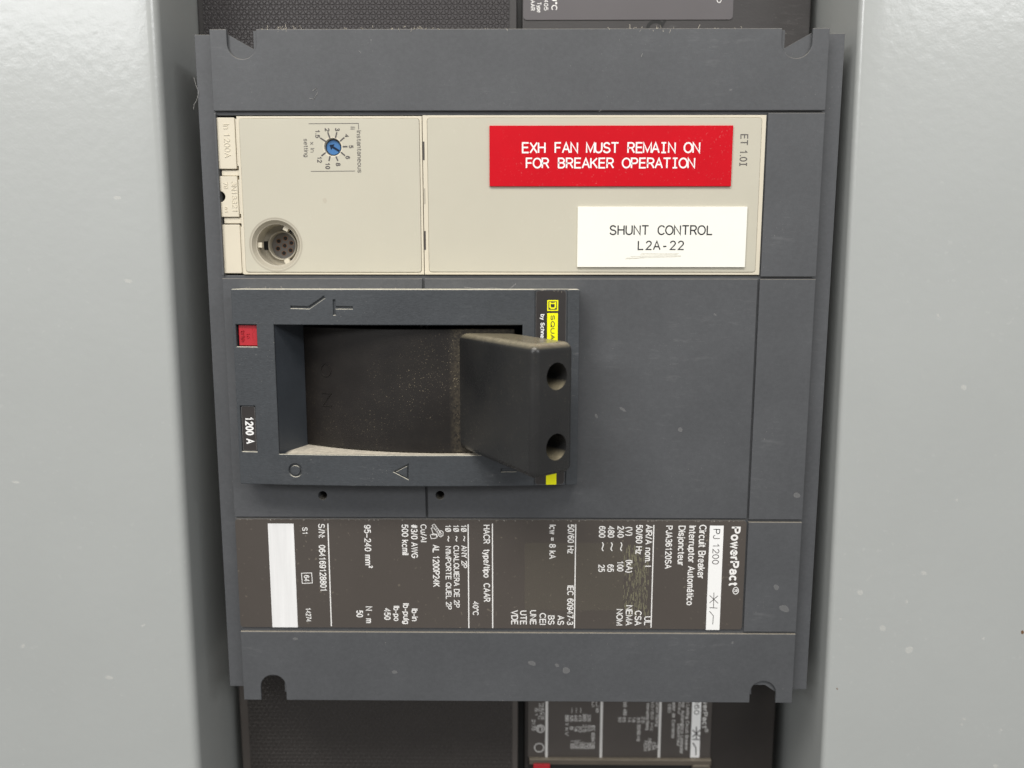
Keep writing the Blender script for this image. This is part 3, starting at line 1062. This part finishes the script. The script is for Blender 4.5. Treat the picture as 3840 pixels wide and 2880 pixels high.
tools = []
for py in (1411, 1676):
    zc = tz - 0.5 * wd * abs(nx.z)
    hc = Vector((tx, 0, tz)) + nx * (wd * 0.55)
    hy = U(2082, py, hc.z).y
    n = 40
    vs, fs = [], []
    for k, s_ in enumerate((4.0, -0.0, -26.0)):
        for i in range(n):
            a = 2 * math.pi * i / n
            rr = 3.75 if s_ > -20 else 3.4
            p = hc + ux * s_ + nx * (rr * math.cos(a)) + Vector((0, hy + rr * math.sin(a), 0))
            vs.append(tuple(p))
    for k in range(2):
        for i in range(n):
            j = (i + 1) % n
            fs.append((k * n + i, k * n + j, (k + 1) * n + j, (k + 1) * n + i))
    fs += [tuple(range(n))[::-1], tuple(2 * n + i for i in range(n))]
    tools.append(MB().add(vs, fs))
lever = boolean_holes(lever, tools)
HD = lever.build('handle', M['handle'], BRK, angle=38)
HD.modifiers.new('weighted_normals', 'WEIGHTED_NORMAL').keep_sharp = True

# trip button
bt = MB().plate(rpoly((btn[0] + 0.42, btn[1] + 0.25, btn[2] - 0.08, btn[3] - 0.2), 0.15), 0.0, ZS - 1.0, bev=0.2)
bt.warp(bul)
BT = bt.build('trip_button', M['btn'], BRK)
t = MB()
zb2 = bul((btn[0] + 3, 0, ZS - 1.0))[2] - 0.02
for s_, xb_, xt_, ya, yb in (('push', 944, 959, 1230, 1288), ('to', 924, 938, 1248, 1270), ('trip', 902, 917, 1236, 1281)):
    vt(t, s_, xb_, xt_, ya, yb, z=zb2, dz=0, wt=0.2, h=0.2)
t.build('lettering', M['btn'], BT)

# rating sticker
st = MB().plate(rpoly(grow(rat, -0.12), 0.5), 0.0, ZS - 0.45, bev=0.05)
st.warp(bul)
ST = st.build('rating_sticker', M['black_label'], BRK)
t = MB()
vt(t, '1200 A', 919, 951, 1561, 1664, z=ZS - 0.42, dz=0, wt=0.18, gap=26)
t.warp(bul)
t.build('lettering', M['ink_white'], ST)
t = MB()
t.ribbon(rpoly(grow(rat, -0.25), 0.5), 0.14, ZS - 0.40, closed=True)
t.warp(bul)
t.build('worn_border', M['scuff_grey'], ST)

# brand sticker across the surround
ks = (xo(2008, 1300, ZS), S[1] + 0.15, xo(2122, 1300, ZS), S[3] - 0.25)
bs = MB().plate(rpoly(ks, 1.1), ZT - 0.1, ZT + 0.12, bev=0.03)
bs.warp(bul)
BS = bs.build('brand_sticker', M['black_label'], BRK)
zk = ZT + 0.14
t = MB()
t.ribbon([p for p in rpoly(grow(ks, -0.1), 1.0)], 0.10, zk, closed=True)
t.warp(bul)
t.build('worn_border', M['scuff_grey'], BS)


def kq(x, y):
    return U(1980 + x / 5.532, 1060 + y / 5.532, ZS + 0.6).xy


t = MB()
lx0, ly1 = kq(400, 362)
lx1, ly0 = kq(627, 588)
t.flat(rpoly((lx0, ly0, lx1, ly1)), zk)
bx0, by1 = kq(399, 632)
bx1, _ = kq(622, 632)
t.flat(rpoly((bx0, ks[1], bx1, by1)), zk)
t.warp(bul)
t.build('yellow_band', M['yellow'], BS)
t = MB()
e = (lx1 - lx0)
t.flat(rpoly((lx0 + e * .11, ly0 + e * .11, lx1 - e * .11, ly1 - e * .11)), zk + 0.02)
vt(t, 'SQUARE D', 2065, 2081, 1182, 1355, z=ZS + 0.6, dz=zk - ZS - 0.6 + 0.02, wt=0.17, gap=22)
t.warp(bul)
t.build('brand_lettering', M['ink_black'], BS)
t = MB()
ix0, iy0, ix1, iy1 = lx0 + e * .19, ly0 + e * .18, lx1 - e * .19, ly1 - e * .17
w = e * .13
t.ribbon([(ix1 - w / 2, iy1), (ix1 - w / 2, iy0 + w * 1.3), (ix1 - w * 1.3, iy0 + w / 2), (ix0 + w * 1.3, iy0 + w / 2), (ix0 + w / 2, iy0 + w * 1.3), (ix0 + w / 2, iy1)], w, zk + 0.04, cap=False)
t.ribbon([(ix0 + w, iy1 - w * 1.0), (ix1 - w, iy1 - w * 1.0)], w * .8, zk + 0.04, cap=False)
t.warp(bul)
t.build('logo_mark', M['yellow'], BS)
t = MB()
vt(t, 'by Schneider Electric', 2027, 2043, 1178, 1272, z=ZS + 0.6, dz=zk - ZS - 0.6 + 0.02, wt=0.19, gap=26, fit='by Schnei')
t.warp(bul)
t.build('maker_lettering', M['ink_white'], BS)

# ------------------------------------------------------------------ nameplate
zn = -0.30
nr_ = rect((879, 1946), (2796, 1955), (2786, 2366), (904, 2352), zn)
nr_ = (nr_[0], yo(2358), nr_[2], yo(1951))
NP = MB().plate(rpoly(nr_, 1.0), -0.55, zn, bev=0.04).build('nameplate', M['name'], BRK)
t = MB()


def tA(x, y):
    return 800 + x / 2.766, 1850 + y / 2.766


def tB(x, y):
    return 1400 + x / 2.766, 1850 + y / 2.766


def tC(x, y):
    return 2000 + x / 2.765, 1850 + y / 2.765


def line(q, s, xb, xt, y0, y1, wt=0.145, gap=21, fit=None):
    a, b = q(xb, y0), q(xt, y1)
    vt(t, s, a[0], b[0], a[1], b[1], z=zn, dz=0.02, wt=wt, gap=gap, fit=fit)


for q, s_, xb_, xt_, ya, yb in (
        (tC, 'Circuit Breaker', 1720, 1798, 325, 885), (tC, 'Interruptor Autom\u00e1tico', 1615, 1690, 335, 1160), (tC, 'Disjoncteur', 1506, 1580, 335, 750),
        (tC, 'PJA36120SA', 1375, 1445, 335, 782), (tC, 'AIR/A nom. I', 1165, 1236, 325, 760), (tC, 'UL', 1150, 1220, 1275, 1370), (tC, '50/60 Hz', 1065, 1136, 325, 630),
        (tC, 'CSA', 1052, 1124, 1215, 1370), (tC, '(V)', 962, 1032, 348, 440), (tC, '(kA)', 962, 1032, 690, 822), (tC, 'NEMA', 960, 1030, 1160, 1370),
        (tC, '240', 872, 942, 338, 460), (tC, '~', 880, 950, 505, 600), (tC, '100', 868, 936, 700, 810), (tC, 'NOM', 862, 930, 1200, 1370),
        (tC, '480', 772, 842, 338, 460), (tC, '~', 780, 850, 505, 600), (tC, '65', 766, 836, 735, 815),
        (tC, '600', 680, 750, 338, 460), (tC, '~', 688, 758, 505, 600), (tC, '25', 674, 742, 738, 815),
        (tC, '50/60 Hz', 356, 426, 320, 625), (tC, 'IEC 60947-3', 352, 420, 955, 1365), (tC, 'AS', 250, 320, 1265, 1365),
        (tC, 'Icw = 8 kA', 166, 236, 325, 680), (tC, 'BS', 152, 220, 1265, 1362), (tC, 'CEI', 64, 132, 1240, 1362),
        (tB, 'UNE', 1624, 1692, 1212, 1362), (tB, 'UTE', 1522, 1592, 1216, 1362), (tB, 'VDE', 1430, 1502, 1212, 1362),
        (tB, 'HACR  type/tipo  CAAR', 1140, 1210, 326, 1125), (tB, '40\u00b0C', 1030, 1092, 1120, 1265),
        (tB, '1\u00d8', 908, 968, 325, 400), (tB, '~', 915, 975, 440, 500), (tB, 'ANY 2P', 912, 972, 540, 775),
        (tB, '1\u00d8', 828, 888, 325, 400), (tB, '~', 834, 894, 440, 500), (tB, 'CUALQUIERA DE 2P', 830, 890, 540, 1185),
        (tB, '1\u00d8', 745, 805, 325, 400), (tB, '~', 750, 810, 440, 500), (tB, "N'IMPORTE QUEL 2P", 746, 806, 548, 1205),
        (tB, 'AL 1200P24K', 614, 684, 532, 970), (tB, 'Cu/Al', 488, 552, 320, 505), (tB, '#3/0 AWG', 388, 458, 320, 672), (tB, '500 kcmil', 292, 362, 320, 640),
        (tB, 'lb-in', 396, 462, 1195, 1325), (tB, 'lb-pulg', 306, 372, 1140, 1355), (tB, 'lb-po', 208, 272, 1167, 1325), (tB, '450', 110, 178, 1190, 1312),
        (tA, '95\u2013240 mm\u00b2', 1562, 1632, 325, 775), (tA, 'N \u2022 m', 1578, 1648, 1172, 1345), (tA, '50', 1482, 1552, 1212, 1286),
        (tA, 'S/N:', 1086, 1156, 315, 462), (tA, '064169128801', 1092, 1162, 535, 1020), (tA, 'S1', 921, 977, 350, 430), (tA, '64', 938, 996, 847, 915), (tA, '14274', 957, 1012, 1186, 1332)):
    line(q, s_, xb_, xt_, ya, yb)
line(tC, 'PowerPact', 2052, 2150, 345, 962, wt=0.2, gap=26)
line(tC, '\u00ae', 2060, 2140, 970, 1048, wt=0.1)
for q, x, ya, yb in ((tC, 1250, 330, 1390), (tC, 440, 322, 1396), (tB, 1235, 316, 1395), (tB, 983, 322, 1396), (tA, 1188, 316, 1376)):
    a, b = U(*q(x, ya), zn), U(*q(x, yb), zn)
    t.ribbon([(a.x, a.y), (a.x, b.y)], 0.34, zn + 0.015)
for pts in ([(915, 828), (1020, 825), (1027, 930), (922, 934), (915, 828)],):
    t.ribbon([U(*tA(*p), zn).xy for p in pts], 0.22, zn + 0.02)
# terminal lug pictogram
for pts in ([(632, 318), (700, 408)], [(608, 332), (672, 418)], [(632, 318), (608, 332)], [(650, 345), (626, 358)], [(665, 364), (640, 380)], [(676, 385), (654, 398)],
            [(700, 385), (724, 400), (722, 438), (696, 452), (678, 436), (684, 400), (700, 385)], [(600, 360), (622, 420), (590, 430), (600, 470), (655, 465), (672, 430)],
            [(600, 360), (640, 350)], [(590, 430), (655, 430), (655, 465)], [(622, 420), (660, 424)], [(690, 410), (712, 420)], [(690, 428), (708, 436)]):
    t.ribbon([U(*tB(*p), zn).xy for p in pts], 0.2, zn + 0.02 + 0.003 * (len(pts) % 3))
t.build('lettering', M['ink_offwhite'], NP)
a, b = U(2662, 1971, zn), U(2714, 1971, zn)
c0 = U(2650, 2362, zn)
MB().flat(rpoly((a.x, c0.y, b.x, a.y)), zn + 0.02).build('type_strip', M['ink_white'], NP)
a2, b2, c2 = U(1004, 1963, zn), U(1101, 1963, zn), U(1020, 2352, zn)
MB().flat(rpoly((a2.x, c2.y, b2.x, a2.y)), zn + 0.02).build('blank_strip', M['strip'], NP)
we = MB()
for _ in range(70):
    x = rnd.uniform(nr_[0] + 1, nr_[2] - 1)
    we.ribbon([(x, nr_[3] - 0.05), (x + rnd.uniform(-.1, .1), nr_[3] - rnd.uniform(0.12, 0.5))], rnd.uniform(0.06, 0.3), zn + 0.012)
we.build('worn_edge', thin('scraped_edge', (0.55, 0.52, 0.47), 0.6, 0.3, 0.5), NP)
t = MB()
line(tC, 'PJ 1200', 1866, 1938, 370, 737, wt=0.12)
for pts in ([(1872, 1030), (1868, 1188)], [(1828, 1058), (1916, 1140)], [(1828, 1134), (1914, 1062)], [(1828, 1184), (1908, 1190)], [(1826, 1222), (1866, 1268), (1860, 1358)]):
    t.ribbon([U(*tC(*p), zn).xy for p in pts], 0.22, zn + 0.045 + 0.003 * (len(pts)))
t.build('type_lettering', M['ink_grey'], NP)
rub = MB()
for _ in range(420):
    x = rnd.uniform(935, 1195)
    y = rnd.uniform(525, 1260)
    if rnd.random() > 0.35 + 0.65 * math.sin((x - 935) / 260 * math.pi):
        continue
    p, q2 = U(*tC(x, y), zn), U(*tC(x + rnd.uniform(-3, 3), y + rnd.uniform(15, 60)), zn)
    rub.ribbon([p.xy, q2.xy], rnd.uniform(0.06, 0.2), zn + 0.006 + rnd.random() * 0.006)
rub.build('rubbed_patch', mat('rubbed_label', (0.19, 0.18, 0.115), 0.5), NP)
p, q2 = U(*tB(1572, 512), zn), U(*tC(930, 1215), zn)
MB().flat(rpoly((p.x, q2.y, q2.x, p.y), 0.8), zn + 0.004).build('residue', thin('label_residue', (0.22, 0.20, 0.15), 0.5, 0.4, 0.16), NP)

# ------------------------------------------------------------------ neighbouring breakers, set back
UBK = thing('circuit_breaker', (0, 150, -60), 'dark breaker partly hidden above the main one, with embossed panel and mauve label', 'circuit breaker', 'breakers set back behind the main one')
ZU = -34.0
ya, yb = U(1900, -500, ZU).y, U(1900, 330, ZU).y
MB().plate(rpoly((U(740, 60, ZU).x, yb, U(1938, 60, ZU).x, ya), 0.5), -75, ZU - 0.5, bev=0.4).build('terminal_cover', M['neighbour'], UBK)
MB().plate(rpoly((U(762, 60, ZU).x, yb + 2, U(1908, 60, ZU).x, ya - 2), 0.5), ZU - 0.5, ZU, bev=0.12).build('embossed_panel', M['emboss'], UBK)
MB().plate(rpoly((U(1958, 60, ZU).x, yb, U(3040, 60, ZU).x, ya), 0.8), -75, ZU, bev=0.5).build('body', M['neighbour'], UBK)
nb = rpoly((U(1962, 76, ZU).x, U(1962, 76, ZU).y, U(2747, 76, ZU).x, ya - 12), 1.2)
LB = MB().plate(nb, ZU, ZU + 0.25, bev=0.06).build('nameplate', M['neighbour_label'], UBK)
t = MB()
zl = ZU + 0.27
for s_, xb_, xt_, ya_, yb_ in (('9\u00b0C', 2068, 2090, -12, 39), ('3405', 2040, 2056, -18, 39), ('Type', 2014, 2030, 8, 47), ('AAR', 1990, 2006, 0, 40)):
    vt(t, s_, xb_, xt_, ya_, yb_, z=zl, dz=0, wt=0.14)
t.build('lettering', M['ink_offwhite'], LB)
t = MB()
vt(t, 'D', 2688, 2706, -8, 11, z=zl, dz=0, wt=0.14)
t.build('lettering', M['ink_offwhite'], LB)
t = MB()
hp = U(2458, 108, ZU)
t.ribbon([(hp.x + 2.6 * math.cos(a), hp.y + 2.3 * math.sin(a)) for a in [math.radians(k) for k in range(30, 200, 10)]], 1.15, ZU + 0.03)
t.ribbon([(hp.x + 1.9, hp.y + 0.6), (hp.x + 3.1, hp.y + 2.6)], 0.9, ZU + 0.04)
t.build('latch_slot_shade', M['dark'], UBK)  # flat black strokes on the body, painting the shade of the recess

LBK = thing('circuit_breaker', (0, -150, -60), 'dark breaker partly hidden below the main one, with red button and crowded white print', 'circuit breaker', 'breakers set back behind the main one')
ZL = -33.0
yb, ya = U(1900, 3300, ZL).y, U(1900, 2480, ZL).y
MB().plate(rpoly((U(903, 2760, ZL).x, yb, U(1942, 2760, ZL).x, ya), 0.5), -75, ZL - 0.4, bev=0.4).build('terminal_cover', M['neighbour_name'], LBK)
MB().plate(rpoly((U(935, 2760, ZL).x, yb + 2, U(1920, 2760, ZL).x, ya - 2), 0.5), ZL - 0.4, ZL, bev=0.12).build('embossed_panel', M['emboss_fine'], LBK)
MB().plate(rpoly((U(1968, 2760, ZL).x, yb, U(2905, 2760, ZL).x, ya), 0.8), -75, ZL - 0.6, bev=0.5).build('body', mat('dull_brown_plastic', (0.026, 0.022, 0.02), 0.5, 0.4, var=0.1), LBK)
yl = U(1900, 2838, ZL).y
LN = MB().plate(rpoly((U(1980, 2760, ZL).x, yl, U(2666, 2760, ZL).x, ya - 1)), ZL - 0.6, ZL, bev=0.1).build('nameplate', M['neighbour_name'], LBK)
t = MB()


def dq(x, y):
    return 1950 + x / 2.949, 2600 + y / 2.949


for x in (297, 905, 1555):
    p, q2 = U(*dq(x, 60), ZL), U(*dq(x, 705), ZL)
    t.ribbon([(p.x, p.y), (p.x, q2.y)], 0.95, ZL + 0.03)
for s_, xb_, xt_, ya_, yb_, f in (
        ('PowerPact', 2030, 2085, -40, 385, .2), ('\u00ae', 2040, 2088, 388, 432, .1), ('Current Limiting Circuit Breaker', 1846, 1884, -60, 630, .14), ('Interruptor Autom\u00e1tico Limitador', 1792, 1832, -80, 668, .14),
        ('Disjoncteur', 1742, 1778, 335, 585, .14), ('Limiteur', 1752, 1784, 40, 235, .14), ('Limitador de Corriente', 1690, 1728, 0, 495, .14), ('de 060', 1640, 1676, 30, 215, .14),
        ('Current Rating', 1505, 1538, 60, 365, .14), ('50/60 Hz', 1450, 1484, 70, 415, .14), ('Interrupting Rating', 1400, 1434, 110, 405, .14),
        ('50/60 Hz', 1295, 1335, 345, 530, .14), ('UL', 1505, 1535, 570, 610, .14), ('CSA', 1463, 1500, 540, 625, .14), ('NEMA', 1415, 1455, 500, 635, .14), ('NOM', 1372, 1410, 525, 635, .14),
        ('25', 1345, 1380, 255, 330, .14), ('35', 1295, 1330, 262, 330, .14), ('18', 1240, 1275, 262, 318, .14), ('14', 1192, 1228, 262, 318, .14), ('65', 1135, 1170, 262, 318, .14), ('50', 1088, 1122, 262, 318, .14),
        ('240', 1142, 1182, 80, 150, .14), ('480', 1142, 1182, 170, 245, .14), ('Ue', 842, 880, 80, 215, .14), ('Ui', 795, 830, 90, 150, .14),
        ('IEC 60947-2', 790, 830, 355, 600, .14), ('~', 655, 690, 160, 215, .14), ('~', 608, 640, 160, 215, .14), ('~', 562, 592, 160, 215, .14),
        ('220', 745, 782, 235, 310, .14), ('380', 695, 735, 225, 310, .14), ('415', 648, 686, 240, 310, .14), ('440', 600, 638, 240, 310, .14), ('525', 552, 590, 245, 310, .14), ('690 V', 500, 540, 240, 355, .14),
        ('50', 745, 782, 350, 420, .14), ('25', 695, 735, 345, 430, .14), ('20', 648, 686, 360, 430, .14), ('18', 600, 638, 360, 420, .14), ('8', 552, 590, 365, 405, .14), ('kV', 500, 540, 380, 470, .14),
        ('AS', 790, 826, 560, 615, .14), ('BS', 752, 786, 550, 615, .14), ('CEI', 714, 748, 545, 615, .14), ('UNE', 676, 710, 540, 615, .14), ('UTE', 638, 672, 520, 615, .14), ('VDE', 600, 634, 515, 615, .14), ('IS', 560, 594, 525, 615, .14),
        ('40\u00b0C', 205, 240, 110, 295, .14), ('HACR', 240, 270, 110, 290, .14), ('S1', 165, 195, 160, 255, .14), ('2170', 130, 170, 290, 410, .14), ('C', 195, 250, 360, 420, .2)):
    a, b = dq(xb_, ya_), dq(xt_, yb_)
    vt(t, s_, a[0], b[0], a[1], b[1], z=ZL, dz=0.03, wt=f)
for cx, cy, r in ((225, 390, 1.5), (212, 600, 1.75)):
    p = U(*dq(cx, cy), ZL)
    t.ribbon(circ(p.x, p.y, r * 1.0, 28), 0.32, ZL + 0.06, closed=True)
t.build('lettering', mat('dull_white_ink', (0.66, 0.65, 0.63), 0.6, 0.3), LN)
p, q2 = U(*dq(1908, 0), ZL), U(*dq(2010, 0), ZL)
MB().flat(rpoly((p.x, yl + 0.2, q2.x, ya - 3)), ZL + 0.03).build('type_strip', M['ink_white'], LN)
t = MB()
vt(t, '060', *[dq(v, 0)[0] for v in (1930, 1988)], *[dq(0, v)[1] for v in (60, 235)], z=ZL, dz=0.05, wt=0.14)
for pts in ([(1950, 370), (1950, 508)], [(1908, 405), (1992, 480)], [(1908, 480), (1992, 405)], [(1908, 508), (1990, 510)], [(1912, 548), (1945, 600), (1945, 680)]):
    t.ribbon([U(*dq(*w_), ZL).xy for w_ in pts], 0.42, ZL + 0.07 + 0.003 * len(pts))
t.build('type_lettering', M['ink_grey'], LN)
lx0, lx1 = U(1985, 2845, ZL).x, U(2664, 2845, ZL).x
MB().plate(rpoly((lx0, U(1900, 2858, ZL).y, lx1, yl - 0.05)), -60, ZL + 1.5, bev=0.3).build('ledge', M['ledge'], LBK)
MB().plate(rpoly((lx0, yb, lx1, U(1900, 2860, ZL).y)), -60, ZL + 0.6, bev=0.3).build('handle_surround', M['dark'], LBK)
MB().plate(rpoly((U(2000, 2860, ZL).x, U(1900, 2935, ZL).y, U(2062, 2860, ZL).x, U(1900, 2852, ZL).y), 0.3), ZL - 2, ZL + 2.2, bev=0.25).build('trip_button', M['btn'], LBK)
MB().plate(rpoly((U(2592, 2860, ZL).x, yb + 3, U(2660, 2860, ZL).x, U(1900, 2855, ZL).y), 1.0), ZL - 2, ZL + 2.0, bev=0.3).build('brand_sticker', M['ledge'], LBK)

# ------------------------------------------------------------------ lint along the upper edges
ln = MB()


def fibre(px, py, z, n=5, step=6.0, r=0.045):
    p = U(px, py, z)
    a = rnd.uniform(0, 6.28)
    pts = [p]
    for _ in range(n):
        a += rnd.uniform(-0.9, 0.9)
        p = p + Vector((math.cos(a), math.sin(a), rnd.uniform(-0.15, 0.3))) * step * 0.08
        pts.append(p)
    ln.tube(pts, r, 4)


for _ in range(75):
    px = rnd.choice([rnd.uniform(1000, 2900), rnd.gauss(1040, 40), rnd.gauss(1560, 60), rnd.gauss(2480, 90)])
    if not 970 < px < 2925:
        continue
    fibre(px, 106 + rnd.gauss(1, 2.5), rnd.uniform(-0.3, 0.1), rnd.randint(2, 4), rnd.uniform(2, 4.2), rnd.uniform(0.025, 0.055))
for _ in range(130):
    px = rnd.uniform(872, 2160)
    fibre(px, 1082 + (px - 864) * 0.0054 + rnd.gauss(0, 1.2), ZS - 0.2 + 2.4 * max(0, 1 - ((px - 1520) / 650) ** 2) * 0.95, 2, rnd.uniform(1.5, 4), rnd.uniform(0.02, 0.045))
o = ln.build('dust_lint', M['lint'], None, weld=False)
o['kind'] = 'stuff'
o['label'] = 'pale dust and lint lying along the upper edges of the breaker'
o['category'] = 'dust'
hr = [((727, 290), (735, 320), (745, 345), (738, 375), (728, 392), (726, 410)), ((1912, 1085), (1850, 1080), (1790, 1082), (1740, 1077)), ((1912, 1083), (1925, 1072), (1935, 1064)), ((2068, 1101), (2078, 1108), (2083, 1114), (2080, 1120)),
      ((2246, 420), (2251, 414), (2255, 411)), ((1345, 190), (1352, 195), (1354, 200)), ((2405, 214), (2407, 206), (2410, 200)), ((1172, 340), (1186, 330), (1190, 350), (1176, 372), (1160, 368))]
for i, pts in enumerate(hr):
    zz = (-3.9, 8.9, 8.6, 8.1, 0.1, 0.1, 0.1, 0.1)[i]
    fb = MB().tube([U(px, py, zz) for px, py in pts], 0.04, 4)
    o = fb.build('fibre', M['hair'], None, weld=False)
    o['label'] = ('fine curled hair hanging on the left flange edge', 'long pale thread along the top of the handle surround', 'short bent thread above the handle surround rim', 'tiny curled white fibre above the yellow logo square',
                  'tiny straight fibre at the top of the beige blank panel', 'tiny curved fibre on the upper charcoal cover near its left', 'tiny upright fibre on the upper charcoal cover near its middle', 'loose curl of hair on the upper charcoal cover, at left')[i]
    o['category'] = 'fibre'
    o['group'] = 'stray fibres on the breaker'
